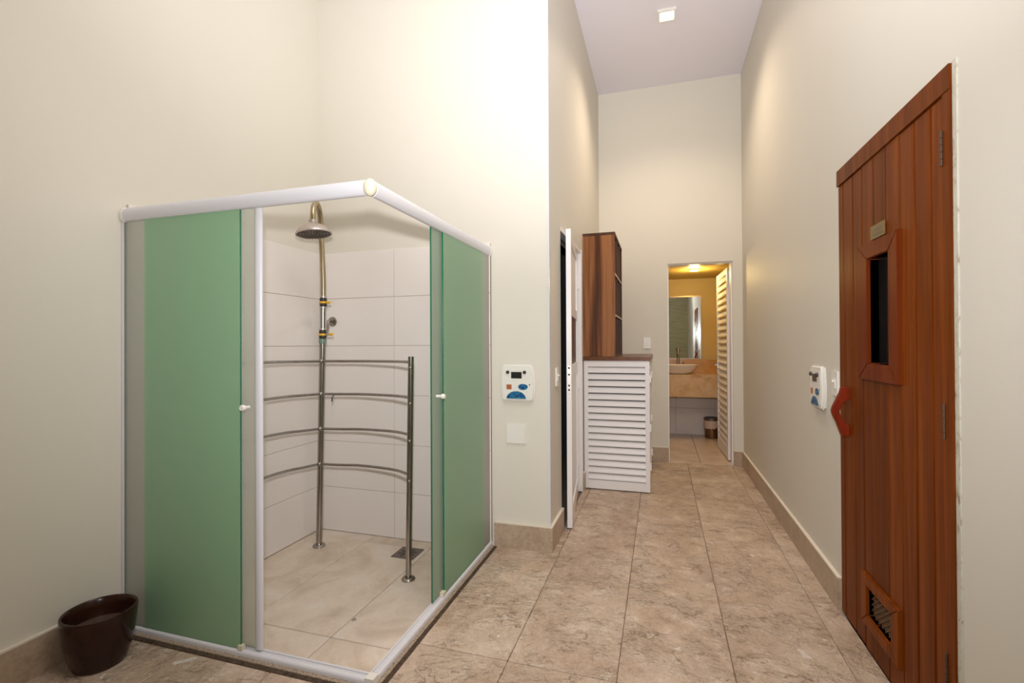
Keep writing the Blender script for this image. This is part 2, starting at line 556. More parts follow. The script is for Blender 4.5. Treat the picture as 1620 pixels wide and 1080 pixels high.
struct('wall_sauna', [(R + 0.15, 2.0, G0 - 0.2, G0 - 0.15, -0.1, 2.3), (R + 0.15, 2.0, G1 + 0.15, G1 + 0.2, -0.1, 2.3), (2.0, 2.05, G0 - 0.2, G1 + 0.2, -0.1, 2.3),
                      (R + 0.15, 2.0, G0 - 0.2, G1 + 0.2, 2.3, 2.35), (R, 2.0, G0 - 0.2, G1 + 0.2, -0.15, -0.05)], 'interior_shade')

# ---- hall and room floor tiles: a 0.431 x 0.92 m grid
tile_mesh = {}


def tile(name, parent, x0, x1, y0, y1, zt, th, m, axis=2, bev=0.0022, dz=0.0):
    """a tile with worn edges; alike sizes share one mesh"""
    key = (name, round(x1 - x0, 3), round(y1 - y0, 3), m, axis, round(th, 3))
    if key not in tile_mesh:
        bm = bmesh.new()
        a, b = (x1 - x0) / 2, (y1 - y0) / 2
        if axis == 2: vs = box(bm, -a, a, -b, b, -th, 0)
        elif axis == 1: vs = box(bm, -a, a, 0, th, -b, b)
        else: vs = box(bm, -th, 0, -a, a, -b, b)
        bmesh.ops.bevel(bm, geom=bm.edges[:], offset=bev, segments=1, affect='EDGES')
        me = bpy.data.meshes.new(name)
        bm.to_mesh(me)
        bm.free()
        me.materials.append(MATS[m])
        tile_mesh[key] = me
    o = bpy.data.objects.new(name, tile_mesh[key])
    C.objects.link(o)
    if axis == 2: o.location = ((x0 + x1) / 2, (y0 + y1) / 2, zt + dz)
    elif axis == 1: o.location = ((x0 + x1) / 2, zt + dz, (y0 + y1) / 2)
    else: o.location = (zt + dz, (x0 + x1) / 2, (y0 + y1) / 2)
    o.parent = parent
    return o


xs = [LW, -1.888, -1.457, -1.026, -0.595, -0.166, 0.265, 0.699, R]
ys = [0.025, 0.942, 1.862, 2.781, 3.692, 4.612, F + 0.002]
GAP, GY = 0.0010, 0.0019
for i in range(len(xs) - 1):
    for j in range(len(ys) - 1):
        x0, x1, y0, y1 = xs[i], xs[i + 1], ys[j], ys[j + 1]
        dz = random.uniform(-0.0008, 0.0008)
        if x0 < L and y0 > W - 0.3:                       # column past the wall corner
            if x1 > L:
                if y0 < W: tile('floor_tile', fl, x0 + GAP, x1 - GAP, y0 + GY, W - 0.001, 0, 0.012, 'stone_floor', dz=dz)
                if y1 > W: tile('floor_tile', fl, L + GAP, x1 - GAP, max(y0, W) + GY, y1 - GY, 0, 0.012, 'stone_floor', dz=dz) if x1 - L > 0.03 else None
            continue
        if x1 <= SX + 0.05 and y1 > SY:
            if y0 < SY - 0.05: tile('floor_tile', fl, x0 + GAP, x1 - GAP, y0 + GY, SY - 0.052, 0, 0.012, 'stone_floor', dz=dz)
            continue
        tile('floor_tile', fl, x0 + GAP, x1 - GAP, y0 + GY, y1 - GY, 0, 0.012, 'stone_floor', dz=dz)
# the narrow column between the wall corner and x = -0.595, and the strip beside the shower sill
for y0, y1 in ((W, 3.692), (3.692, 4.612), (4.612, F)):
    tile('floor_tile', fl, L + GAP, -0.595 - GAP, y0 + GY, y1 - GY, 0, 0.012, 'stone_floor')
tile('floor_tile', fl, SX + 0.047, -0.595 - GAP, 2.781 + GY, W - 0.001, 0, 0.012, 'stone_floor')

# ---- shower floor tiles
sxs = [LW + 0.012, -1.875, -1.412, SX + 0.02]
sys_ = [SY - 0.02, 1.835, 2.79, W - 0.012]
for i in range(3):
    for j in range(3):
        tile('floor_tile', fl, sxs[i] + 0.0019, sxs[i + 1] - 0.0019, sys_[j] + 0.0024, sys_[j + 1] - 0.0024, SF, 0.014, 'shower_floor_stone', bev=0.002)
# ---- shower wall tiles: six rows about 0.33 high, joints 0.61 apart; their backing is a thin grout bed
zs = [SF + 0.002, 0.276, 0.598, 0.931, 1.264, 1.595, 1.918]
TF = W - 0.016
pbox('grout_bed', (LW, SX + 0.012, W - 0.011, W, SF - 0.01, 1.914), 'wall_tile_grout', wb)
pbox('grout_bed', (LW, LW + 0.009, SY + 0.012, W, SF - 0.01, 1.914), 'wall_tile_grout', wl)
for k in range(6):
    for x0, x1 in ((LW + 0.014, -1.718), (-1.718, -1.112), (-1.112, SX + 0.012)):
        tile('wall_tile', wb, x0 + 0.0014, x1 - 0.0014, zs[k] + 0.0014, zs[k + 1] - 0.0014, TF, 0.006, 'wall_tile_glaze', axis=1, bev=0.0015, dz=random.uniform(-0.0004, 0.0004))
    for y0, y1 in ((SY + 0.012, 1.68), (1.68, 2.287), (2.287, TF)):
        tile('wall_tile', wl, y0 + 0.0014, y1 - 0.0014, zs[k] + 0.0014, zs[k + 1] - 0.0014, LW + 0.014, 0.006, 'wall_tile_glaze', axis=0, bev=0.0015, dz=random.uniform(-0.0004, 0.0004))


# ---- skirting
def skirting(name, boxes):
    bm = bmesh.new()
    for d in boxes:
        box(bm, *d)
    o = obj(name, bm, 'skirting_stone', None, 0.002)
    tag(o, kind='structure')
    bm = bmesh.new()
    for x0, x1, y0, y1, z0, z1 in boxes:
        box(bm, x0, x1, y0, y1, z1, z1 + 0.007)
    obj('grout_line', bm, 'skirting_grout', o, 0.003)
    return o


B, BT = 0.148, 0.018
skirting('baseboard_left', [(LW, LW + BT, YB, SY - 0.06, 0, B)])
skirting('baseboard_shower', [(SX + 0.032, L + BT, W - BT, W, 0, B)])
skirting('baseboard_hall', [(L, L + BT, W, P0 - 0.005, 0, B), (L, L + BT, P1 + 0.005, 4.262, 0, B)])
skirting('baseboard_right', [(R - BT, R, G1 + 0.012, F, 0, B), (R - BT, R, YB, G0 - 0.01, 0, B)])
skirting('baseboard_far', [(-0.088, D0, F - BT, F, 0, B), (D1, R - BT, F - BT, F, 0, B)])
skirting('baseboard_behind', [(LW + BT, R - BT, YB, YB + BT, 0, B)])
bm = bmesh.new()
box(bm, L - 0.010, L + 0.0035, W - 0.0035, W, B + 0.008, CZ)
box(bm, L, L + 0.0035, W, W + 0.010, B + 0.008, CZ)
tag(obj('trim_1', bm, 'white_profile'), kind='structure')      # metal corner bead

# ------------------------------------------------------------------ sauna door (closed, in the right wall)
dr = thing('door_1', (R, (G0 + G1) / 2, 0), 'orange-brown plank sauna door with a narrow window and low vent', kind='structure')
fx0, fx1 = R - 0.006, R + 0.05
g0, g1 = 1.712, 2.648                       # door edges
pbox('jamb_strip', (R - 0.004, R + 0.06, G0, g0 - 0.001, 0, GH), 'worn_plaster', dr)
pbox('top_rail', (fx0 - 0.006, fx1, g0, g1, 2.005, 2.078), 'sauna_wood', dr, 0.003)
pbox('edge_stile', (fx0 - 0.004, fx1, g0, 1.752, 0.008, 2.004), 'sauna_wood', dr, 0.003)
pl = [1.752, 1.824, 1.928, 2.033, 2.141, 2.252, 2.363, 2.465, 2.586, g1]
WY0, WY1, WZ0, WZ1 = 2.095, 2.285, 1.185, 1.605       # window hole
VY0, VY1, VZ0, VZ1 = 2.105, 2.325, 0.155, 0.275       # vent hole
for a, b_ in zip(pl, pl[1:]):
    bm = bmesh.new()

    def seg(y0, y1, z0, z1):
        box(bm, fx0, fx1 - 0.012, y0, y1, z0, z1)
    y0, y1 = a + 0.0032, b_ - 0.0032
    cuts = [(WY0, WY1, WZ0, WZ1), (VY0, VY1, VZ0, VZ1)]
    zz = 0.01
    for cy0, cy1, cz0, cz1 in sorted(cuts, key=lambda c: c[2]):
        if cy1 <= y0 or cy0 >= y1: continue
        seg(y0, y1, zz, cz0)
        if cy0 > y0: seg(y0, cy0, cz0, cz1)
        if cy1 < y1: seg(cy1, y1, cz0, cz1)
        zz = cz1
    seg(y0, y1, zz, 2.003)
    bmesh.ops.remove_doubles(bm, verts=bm.verts[:], dist=1e-5)
    o = obj('plank', bm, 'sauna_wood', dr, 0.004 if len(bm.faces) == 6 else 0)
# dark backing behind the joints, with window and vent left open
bm = bmesh.new()
for d in ((g0, WY0, 0.01, 2.0), (WY1, g1, 0.01, 2.0), (WY0, WY1, 0.01, VZ0), (WY0, WY1, VZ1, WZ0), (WY0, WY1, WZ1, 2.0)):
    box(bm, fx1 - 0.012, fx1 - 0.002, *d)
obj('backing_board', bm, 'walnut_dark', dr)


def ring(bm, x0, x1, oy0, oy1, oz0, oz1, iy0, iy1, iz0, iz1):
    """mitred frame in the YZ plane"""
    O = [(oy0, oz0), (oy1, oz0), (oy1, oz1), (oy0, oz1)]
    I = [(iy0, iz0), (iy1, iz0), (iy1, iz1), (iy0, iz1)]
    for k in range(4):
        q = [O[k], O[(k + 1) % 4], I[(k + 1) % 4], I[k]]
        A = [bm.verts.new((x0, *p)) for p in q]
        Bv = [bm.verts.new((x1, *p)) for p in q]
        bm.faces.new(A[::-1]); bm.faces.new(Bv)
        for i in range(4):
            bm.faces.new((A[i], A[(i + 1) % 4], Bv[(i + 1) % 4], Bv[i]))
    bmesh.ops.recalc_face_normals(bm, faces=bm.faces[:])


bm = bmesh.new()
ring(bm, R - 0.020, R + 0.03, 2.022, 2.378, 1.118, 1.668, WY0, WY1, WZ0, WZ1)
wfm = obj('window_frame', bm, 'sauna_wood_red', dr, 0.003)
pbox('glass_pane', (R + 0.022, R + 0.027, WY0, WY1, WZ0, WZ1), 'sauna_pane', wfm)
bm = bmesh.new()
ring(bm, R - 0.018, R + 0.03, 2.046, 2.378, 0.108, 0.318, VY0, VY1, VZ0, VZ1)
vf = obj('vent_frame', bm, 'sauna_wood', dr, 0.003)
bm = bmesh.new()
k = 0
for sgn in (1, -1):
    for i in range(-9, 18):
        # diagonal wires clipped to the vent hole
        pts = []
        c = VY0 + i * 0.030
        for t in range(0, 41):
            y = VY0 + (VY1 - VY0) * t / 40
            z = VZ0 + (y - c) * 0.75 if sgn > 0 else VZ1 - (y - c) * 0.75
            if VZ0 <= z <= VZ1: pts.append((R + 0.006 + 0.002 * sgn, y, z))
        if len(pts) > 2: tube(bm, [pts[0], pts[-1]], 0.0030, 6)
obj('lattice', bm, 'lattice_steel', vf)
pbox('vent_back', (R + 0.028, R + 0.034, VY0, VY1, VZ0, VZ1), 'black_hole', vf)
# boomerang pull handle, standing out from the door
hp = [(R - 0.006, 1.070), (R - 0.036, 1.068), (R - 0.041, 1.045), (R - 0.058, 1.005), (R - 0.070, 0.978), (R - 0.074, 0.960), (R - 0.070, 0.942), (R - 0.056, 0.910), (R - 0.043, 0.872), (R - 0.036, 0.850), (R - 0.006, 0.848),
      (R - 0.006, 0.898), (R - 0.020, 0.905), (R - 0.038, 0.935), (R - 0.045, 0.958), (R - 0.038, 0.982), (R - 0.020, 1.008), (R - 0.006, 1.014)]
bm = bmesh.new()
prism(bm, hp, 1, 2.522, 2.552)
obj('handle', bm, 'handle_red', dr, 0.004, smooth=True)
for z in (1.845, 1.035, 0.30):
    bm = bmesh.new()
    for q in range(5):
        tube(bm, [(R - 0.0125, 1.7505, z - 0.052 + q * 0.021), (R - 0.0125, 1.7505, z - 0.052 + q * 0.021 + 0.0195)], 0.0040, 10)
    obj('hinge', bm, 'hinge_bronze', dr, smooth=True)
pq = pbox('plaque', (R - 0.0125, R - 0.0105, 2.135, 2.265, 1.675, 1.728), 'brass_plate', dr, 0.0008)
for z, a, b_ in ((1.708, 2.165, 2.225), (1.690, 2.155, 2.24)):
    pbox('engraved_line', (R - 0.0131, R - 0.0124, a, b_, z - 0.004, z + 0.004), 'steel_dark', pq)


# ------------------------------------------------------------------ aluminium door ajar in the hall's left wall
d2 = thing('door_2', (-0.70, 4.165, 0), 'white aluminium door standing slightly ajar in the left wall of the hall', kind='structure')


def leaf_part(name, parent, u0, u1, z0, z1, t0, t1, m, bevel=0.0):
    """box in the leaf's own axes: u along the leaf from the hinge, t across it (towards the hall)"""
    bm = bmesh.new()
    box(bm, u0, u1, t0, t1, z0, z1)
    hx, hy, ex, ey = LEAF
    d = Vector((ex - hx, ey - hy, 0)).normalized()
    nn = Vector((-d.y, d.x, 0)) * LSIGN
    for v_ in bm.verts:
        p = Vector((hx, hy, 0)) + d * v_.co.x + nn * v_.co.y
        v_.co = (p.x, p.y, v_.co.z)
    bmesh.ops.recalc_face_normals(bm, faces=bm.faces[:])
    return obj(name, bm, m, parent, bevel)


LEAF, LSIGN = (-0.700, 4.165, -0.600, 3.290), 1.0
LU = math.hypot(LEAF[2] - LEAF[0], LEAF[3] - LEAF[1])
leaf_part('hinge_stile', d2, 0, 0.06, 0.012, 2.06, -0.017, 0.017, 'white_aluminium', 0.002)
ls = leaf_part('lock_stile', d2, LU - 0.07, LU, 0.012, 2.06, -0.017, 0.017, 'white_aluminium', 0.002)
leaf_part('top_rail', d2, 0.06, LU - 0.07, 1.98, 2.06, -0.016, 0.016, 'white_aluminium', 0.002)
leaf_part('middle_rail', d2, 0.06, LU - 0.07, 1.03, 1.12, -0.016, 0.016, 'white_aluminium', 0.002)
leaf_part('middle_rail', d2, 0.06, LU - 0.07, 1.47, 1.55, -0.016, 0.016, 'white_aluminium', 0.002)
leaf_part('bottom_rail', d2, 0.06, LU - 0.07, 0.012, 0.13, -0.016, 0.016, 'white_aluminium', 0.002)
leaf_part('lower_panel', d2, 0.06, LU - 0.07, 0.13, 1.03, -0.006, 0.006, 'white_aluminium')
leaf_part('middle_panel', d2, 0.06, LU - 0.07, 1.12, 1.47, -0.006, 0.006, 'walnut_dark')
leaf_part('upper_panel', d2, 0.06, LU - 0.07, 1.55, 1.98, -0.006, 0.006, 'white_aluminium')
for z in (0.28, 0.94, 1.8):
    leaf_part('hinge', d2, -0.004, 0.012, z - 0.06, z + 0.06, 0.017, 0.030, 'white_aluminium', 0.002)
leaf_part('lock_plate', ls, LU, LU + 0.002, 0.93, 1.12, -0.011, 0.011, 'satin_nickel')
for z in (0.955, 0.985, 1.06, 1.105):
    leaf_part('bolt_hole', ls, LU + 0.0018, LU + 0.003, z - 0.006, z + 0.006, -0.006, 0.006, 'black_hole')
bm = bmesh.new()
box(bm, L - 0.05, L + 0.004, P1 - 0.03, P1, 0, PH)
box(bm, L - 0.05, L + 0.0, P0, P1 - 0.03, PH - 0.03, PH)
box(bm, L - 0.075, L - 0.03, P0, P0 + 0.012, 0, PH - 0.03)
obj('door_frame', bm, 'white_aluminium', d2, 0.002)

# ------------------------------------------------------------------ shower enclosure
enc = thing('shower_enclosure', (SX, SY, 0), 'corner shower enclosure with white top rail, bottom track and fixed frosted green panes', 'shower enclosure')
ZR = 1.862
rr = 0.0285


def oval(k=20, a=0.021, b=0.031):
    return [(a * math.cos(2 * math.pi * i / k), b * math.sin(2 * math.pi * i / k)) for i in range(k)]


bm = bmesh.new()
prism(bm, [(SY + u, ZR + v) for u, v in oval()], 0, LW + 0.012, SX - 0.02)
obj('top_rail', bm, 'white_profile', enc, smooth=True)
bm = bmesh.new()
prism(bm, [(SX + u, ZR + v) for u, v in oval()], 1, SY + 0.02, W - 0.012)
obj('top_rail', bm, 'white_profile', enc, smooth=True)
bm = bmesh.new()
bmesh.ops.create_uvsphere(bm, u_segments=20, v_segments=12, radius=1)
bmesh.ops.scale(bm, vec=(0.0255, 0.0255, 0.0335), verts=bm.verts[:])
bmesh.ops.translate(bm, vec=(SX, SY, ZR), verts=bm.verts[:])
tag(obj('corner_joint', bm, 'cream_plastic', enc, smooth=True), 'cream plastic rail elbow')
bm = bmesh.new()
prism(bm, [(SY + u * 1.12, ZR + v * 1.12) for u, v in oval()], 0, LW, LW + 0.02)
obj('end_cap', bm, 'white_plastic', enc, 0.003, smooth=True)
bm = bmesh.new()
prism(bm, [(SX + u * 1.12, ZR + v * 1.12) for u, v in oval()], 1, W - 0.02, W)
obj('end_cap', bm, 'white_plastic', enc, 0.003, smooth=True)


# bottom track: rounded outside, raised lip inside; profile (outward offset, z)
def trackprof():
    p = [(-0.020, -0.005), (-0.020, 0.022), (-0.012, 0.022), (-0.012, 0.016), (-0.006, 0.016)]
    for i in range(7):
        a = math.pi / 2 * (1 - i / 6)
        p.append((0.000 + 0.014 * math.cos(a), 0.006 + 0.012 * math.sin(a)))
    p.append((0.014, -0.005))
    return p


pz = 0.008
bm = bmesh.new()
prism(bm, [(SY - u, v + pz) for u, v in trackprof()], 0, LW + 0.001, SX + 0.004)
obj('bottom_track', bm, 'white_profile', enc, smooth=True)
bm = bmesh.new()
prism(bm, [(SX + u, v + pz) for u, v in trackprof()], 1, SY + 0.014, W - 0.001)
obj('bottom_track', bm, 'white_profile', enc, smooth=True)
pbox('corner_joint', (SX - 0.021, SX + 0.016, SY - 0.016, SY + 0.021, 0.003, 0.031), 'white_plastic', enc, 0.006)
bm = bmesh.new()
box(bm, LW + 0.02, SX + 0.032, SY - 0.032, SY + 0.0, -0.03, 0.005)
box(bm, SX + 0.0, SX + 0.032, SY + 0.001, W - 0.018, -0.03, 0.005)
obj('stone_sill', bm, 'granite_sill', enc)
bm = bmesh.new()
box(bm, LW + 0.02, SX + 0.052, SY - 0.053, SY - 0.0325, -0.011, 0.0015)
box(bm, SX + 0.0325, SX + 0.052, SY - 0.032, W - 0.018, -0.011, 0.0015)
obj('sealant_joint', bm, 'joint_brown', enc)
zg0, zg1 = 0.026, ZR - 0.012
fp = pbox('fixed_pane', (LW + 0.008, -1.655, SY - 0.004, SY + 0.004, zg0, zg1), 'frosted_pale', enc, edge='glass_edge')
tag(pbox('green_film', (-2.188, -1.657, SY - 0.0058, SY - 0.0042, zg0 + 0.001, zg1 - 0.001), 'green_film', fp), 'green frosted film leaving a clear margin by the wall')
fp = pbox('fixed_pane', (SX - 0.004, SX + 0.004, 2.217, W - 0.008, zg0, zg1), 'frosted_pale', enc, edge='glass_edge')
tag(pbox('green_film', (SX + 0.0042, SX + 0.0058, 2.219, 2.778, zg0 + 0.001, zg1 - 0.001), 'green_film', fp), 'green frosted film leaving a clear margin by the wall')
for d in ((LW, LW + 0.010, SY - 0.012, SY - 0.0045, zg0, ZR - 0.03), (SX + 0.0045, SX + 0.012, W - 0.010, W, zg0, ZR - 0.03)):
    pbox('wall_channel', d, 'white_profile', enc, 0.001)
pbox('guide_clip', (-1.662, -1.640, SY - 0.012, SY + 0.006, 0.026, 0.044), 'cream_plastic', enc, 0.003)
pbox('guide_clip', (SX - 0.012, SX + 0.010, 2.19, 2.22, 0.026, 0.046), 'cream_plastic', enc, 0.003)

# sliding panels, just inside the fixed panes
sp = thing('sliding_panel', (-1.87, SY + 0.013, 0.03), 'frosted green sliding shower panel edged by a white vertical strip, front side', 'shower door')
pbox('glass_sheet', (-2.185, -1.588, SY + 0.009, SY + 0.017, 0.033, ZR - 0.022), 'frosted_pale', sp, edge='glass_edge')
bm = bmesh.new()
prism(bm, [(-1.593 + 0.019 + 0.019 * math.cos(2 * math.pi * i / 16), SY + 0.013 + 0.011 * math.sin(2 * math.pi * i / 16)) for i in range(16)], 2, 0.032, ZR - 0.024)
tag(obj('edge_strip', bm, 'white_profile', sp, smooth=True), 'glossy white edge strip')
bm = bmesh.new()
lathe(bm, [(0, -0.040), (0.010, -0.040), (0.0125, -0.036), (0.0125, -0.026), (0.007, -0.022), (0.007, 0.0)], (-1.622, SY + 0.009, 1.017), 18, axis=1)
obj('knob', bm, 'white_plastic', sp, smooth=True)
sp2 = thing('sliding_panel', (SX - 0.013, 2.43, 0.03), 'bare-edged frosted green sliding shower panel, right side', 'shower door')
pbox('glass_sheet', (SX - 0.017, SX - 0.009, 2.112, 2.775, 0.033, ZR - 0.022), 'frosted_mid', sp2, edge='glass_edge')
bm = bmesh.new()
lathe(bm, [(0, 0.046), (0.010, 0.046), (0.0125, 0.042), (0.0125, 0.030), (0.007, 0.026), (0.007, 0.0)], (SX - 0.009, 2.16, 1.018), 18, axis=0)
obj('knob', bm, 'white_plastic', sp2, smooth=True)
bm = bmesh.new()
lathe(bm, [(0, -0.024), (0.010, -0.024), (0.012, -0.02), (0.012, 0.0)], (SX - 0.017, 2.16, 1.018), 18, axis=0)
obj('knob', bm, 'white_plastic', sp2, smooth=True)

# ------------------------------------------------------------------ shower column with body rails
sc = thing('shower_column', (-2.123, 2.643, SF), 'weathered chrome pipe shower with round head and curved horizontal body rails', 'shower')
A0, A1 = Vector((-2.123, 2.643, SF)), Vector((-2.079, 2.636, 1.556))


def apt(z):
    t = (z - SF) / (A1.z - SF)
    return A0.lerp(A1, t)


def flange(c, r, parent):
    bm = bmesh.new()
    lathe(bm, [(0, 0), (r, 0), (r, 0.006), (r * 0.85, 0.012), (r * 0.62, 0.014), (r * 0.55, 0.022), (0, 0.022)], c, 24)
    return obj('flange', bm, 'chrome', parent, smooth=True)


bm = bmesh.new()
tube(bm, [apt(SF), apt(0.6), apt(1.285)], 0.0195, 18)
pa = obj('post', bm, 'chrome', sc, smooth=True)
flange(apt(SF), 0.040, pa)
Bb, Bt = Vector((-1.345, 2.408, SF)), Vector((-1.318, 2.398, 1.205))


def bpt(z):
    return Bb.lerp(Bt, (z - SF) / (Bt.z - SF))


bm = bmesh.new()
tube(bm, [Bb, Bb.lerp(Bt, 0.5), Bt], 0.0160, 16)
pb = obj('post', bm, 'chrome', sc, smooth=True)
flange(Bb, 0.038, pb)
Cb = Vector((-2.06, 1.93, SF))
bm = bmesh.new()
tube(bm, [Cb, Cb + Vector((0, 0, 1.24))], 0.0160, 16)
pc = obj('post', bm, 'chrome', sc, smooth=True)
flange(Cb, 0.038, pc)
for za, zb, zc in ((1.167, 1.174, 1.178), (0.957, 0.977, 0.972), (0.733, 0.772, 0.772), (0.506, 0.550, 0.545)):
    a = apt(za); a_ = a + Vector((0.008, -0.016, 0))
    b2 = bpt(zb)
    dz = zb - za
    pts = [a_, (-1.94, 2.618, za + dz * 0.14), (-1.808, 2.612, za + dz * 0.32), (-1.625, 2.562, za + dz * 0.58), (-1.463, 2.495, za + dz * 0.82), b2]
    bm = bmesh.new()
    tube(bm, spline(pts, 6), 0.0085, 12)
    obj('rail', bm, 'chrome', sc, smooth=True)
    c2 = Vector((Cb.x, Cb.y, zc))
    dz = zc - za
    pts = [a_, (-2.118, 2.49, za + dz * 0.2), (-2.130, 2.36, za + dz * 0.45), (-2.108, 2.16, za + dz * 0.75), c2]
    bm = bmesh.new()
    tube(bm, spline(pts, 6), 0.0085, 12)
    obj('rail', bm, 'chrome', sc, smooth=True)
    bm = bmesh.new()
    bmesh.ops.create_uvsphere(bm, u_segments=14, v_segments=10, radius=0.0155)
    bmesh.ops.translate(bm, vec=a_ + Vector((0.004, -0.008, 0)), verts=bm.verts[:])
    obj('clamp', bm, 'chrome', sc, smooth=True)
    bm = bmesh.new()
    bmesh.ops.create_uvsphere(bm, u_segments=10, v_segments=8, radius=0.007)
    q = bpt(zb - 0.03)
    bmesh.ops.translate(bm, vec=q + Vector((0.006, -0.014, 0)), verts=bm.verts[:])
    obj('rivet', bm, 'satin_nickel', sc, smooth=True)
# hook on the second rail
bm = bmesh.new()
tube(bm, spline([(-1.985, 2.615, 0.955), (-1.985, 2.60, 0.94), (-1.985, 2.598, 0.925), (-1.978, 2.585, 0.92)], 5), 0.005, 8)
obj('hook', bm, 'chrome', sc, smooth=True)


def valve(z, far):
    c = apt(z)
    bm = bmesh.new()
    lathe(bm, [(0.017, -0.030), (0.021, -0.026), (0.0235, -0.012), (0.020, -0.004), (0.020, 0.006), (0.0235, 0.014), (0.021, 0.03), (0.016, 0.032)], c, 20)
    va = obj('valve', bm, 'black_rubber', sc, smooth=True)
    bm = bmesh.new()
    lathe(bm, [(0.0235, -0.007), (0.0265, -0.006), (0.0265, 0.006), (0.0235, 0.007)], c, 20)
    obj('collar', bm, 'yellow_plastic', va, smooth=True)
    bm = bmesh.new()
    d = Vector((0.93, -0.12, -0.03 if not far else 0.02))
    tube(bm, [c + d * 0.02, c + d * 0.03, c + d * 0.055, c + d * 0.063], [0.006, 0.0085, 0.0085, 0.007] if not far else [0.006, 0.006, 0.006, 0.006], 12)
    obj('lever', bm, 'yellow_plastic' if not far else 'satin_nickel', va, smooth=True)
    if far:
        bm = bmesh.new()
        tube(bm, [c + d * 0.062, c + d * 0.066, c + d * 0.088, c + d * 0.092], [0.007, 0.009, 0.009, 0.006], 12)
        obj('lever_grip', bm, 'yellow_plastic', va, smooth=True)


valve(1.545, False)
valve(1.338, True)
bm = bmesh.new()
lathe(bm, [(0.020, -0.016), (0.0235, -0.012), (0.0235, 0.012), (0.020, 0.016)], apt(1.297), 20)
tag(obj('union_nut', bm, 'green_plastic', sc, smooth=True), 'greenish union nut')
bm = bmesh.new()
tube(bm, [apt(1.372), apt(1.51)], 0.0175, 16)
obj('riser_pipe', bm, 'chrome', sc, smooth=True)
for z in (1.515, 1.374, 1.580):
    bm = bmesh.new()
    tube(bm, [apt(z - 0.006), apt(z + 0.006)], 0.0205, 18)
    obj('ring', bm, 'satin_nickel', sc, smooth=True)
hc = Vector((-2.040, 2.491, 1.958))
neck = hc + Vector((0, 0, 0.075))
top = apt(1.58)
pts = [top, apt(1.70) + Vector((-0.004, 0, 0)), Vector((-2.083, 2.632, 1.84)), Vector((-2.092, 2.632, 1.98)), Vector((-2.094, 2.63, 2.07)), Vector((-2.084, 2.605, 2.135)), Vector((-2.066, 2.56, 2.163)),
       Vector((-2.050, 2.515, 2.135)), Vector((-2.042, 2.495, 2.085)), neck]
bm = bmesh.new()
sp_ = spline(pts, 6)
tube(bm, sp_, 0.0165, 18)
tag(obj('shower_arm', bm, 'aged_brass', sc, smooth=True), 'tarnished brass gooseneck arm')
bm = bmesh.new()
tilt = Matrix.Rotation(math.radians(-7), 3, 'Y')
lathe(bm, [(0.017, 0.085), (0.023, 0.080), (0.023, 0.066), (0.03, 0.058), (0.055, 0.048), (0.080, 0.032), (0.098, 0.012), (0.1065, -0.002), (0.1065, -0.008), (0.102, -0.010), (0.099, -0.004)], (0, 0, 0), 40)
bmesh.ops.rotate(bm, cent=(0, 0, 0.06), matrix=tilt, verts=bm.verts[:])
bmesh.ops.translate(bm, vec=hc, verts=bm.verts[:])
sh = obj('shower_head', bm, 'satin_nickel', sc, smooth=True)
bm = bmesh.new()
lathe(bm, [(0, -0.006), (0.099, -0.0045), (0.099, -0.001), (0, -0.001)], (0, 0, 0), 40)
for q in range(1, 6):
    for s in range(q * 7):
        a = 2 * math.pi * s / (q * 7)
        x, y = q * 0.018 * math.cos(a), q * 0.018 * math.sin(a)
        box(bm, x - 0.003, x + 0.003, y - 0.003, y + 0.003, -0.010, -0.005)
bmesh.ops.rotate(bm, cent=(0, 0, 0.06), matrix=tilt, verts=bm.verts[:])
bmesh.ops.translate(bm, vec=hc, verts=bm.verts[:])
obj('spray_plate', bm, 'steel_dark', sh)
# supply pipe from the wall
wp = Vector((-2.205, TF, 1.434))
bm = bmesh.new()
lathe(bm, [(0, -0.016), (0.014, -0.016), (0.020, -0.012), (0.032, -0.008), (0.035, -0.002), (0.035, 0.0)], wp, 24, axis=1)
fl_ = obj('wall_flange', bm, 'chrome', sc, smooth=True)
j = apt(1.352)
bm = bmesh.new()
tube(bm, spline([wp + Vector((0, -0.005, 0)), Vector((-2.203, 2.85, 1.440)), Vector((-2.192, 2.825, 1.408)), Vector((-2.160, 2.78, 1.373)), Vector((-2.122, 2.715, 1.344)), j], 6), 0.0105, 12)
obj('supply_pipe', bm, 'chrome', sc, smooth=True)

# floor drain: square plate with slots
dn = thing('floor_drain', (-1.515, 2.71, SF), 'square dark metal drain grate set in the shower floor', 'drain')
bm = bmesh.new()
box(bm, -1.590, -1.440, 2.632, 2.782, SF + 0.0004, SF + 0.004)
obj('plate', bm, 'steel_dark', dn, 0.001)
for q in range(8):
    a = 2 * math.pi * (q + 0.5) / 8
    for r_ in (0.030, 0.048):
        bm = bmesh.new()
        c = Vector((-1.515 + r_ * math.cos(a), 2.707 + r_ * math.sin(a), 0))
        box(bm, c.x - 0.007, c.x + 0.007, c.y - 0.004, c.y + 0.004, SF + 0.0036, SF + 0.0046)
        obj('slot', bm, 'black_hole', dn)
# a screw anchor left in the shower floor
bm = bmesh.new()
lathe(bm, [(0.0, 0.001), (0.006, 0.001), (0.006, 0.004), (0.011, 0.004), (0.011, 0.0)], (-1.395, 1.98, SF), 14)
tag(obj('floor_anchor', bm, 'satin_nickel', smooth=True), 'small round screw anchor on the shower floor near the front track', 'anchor')

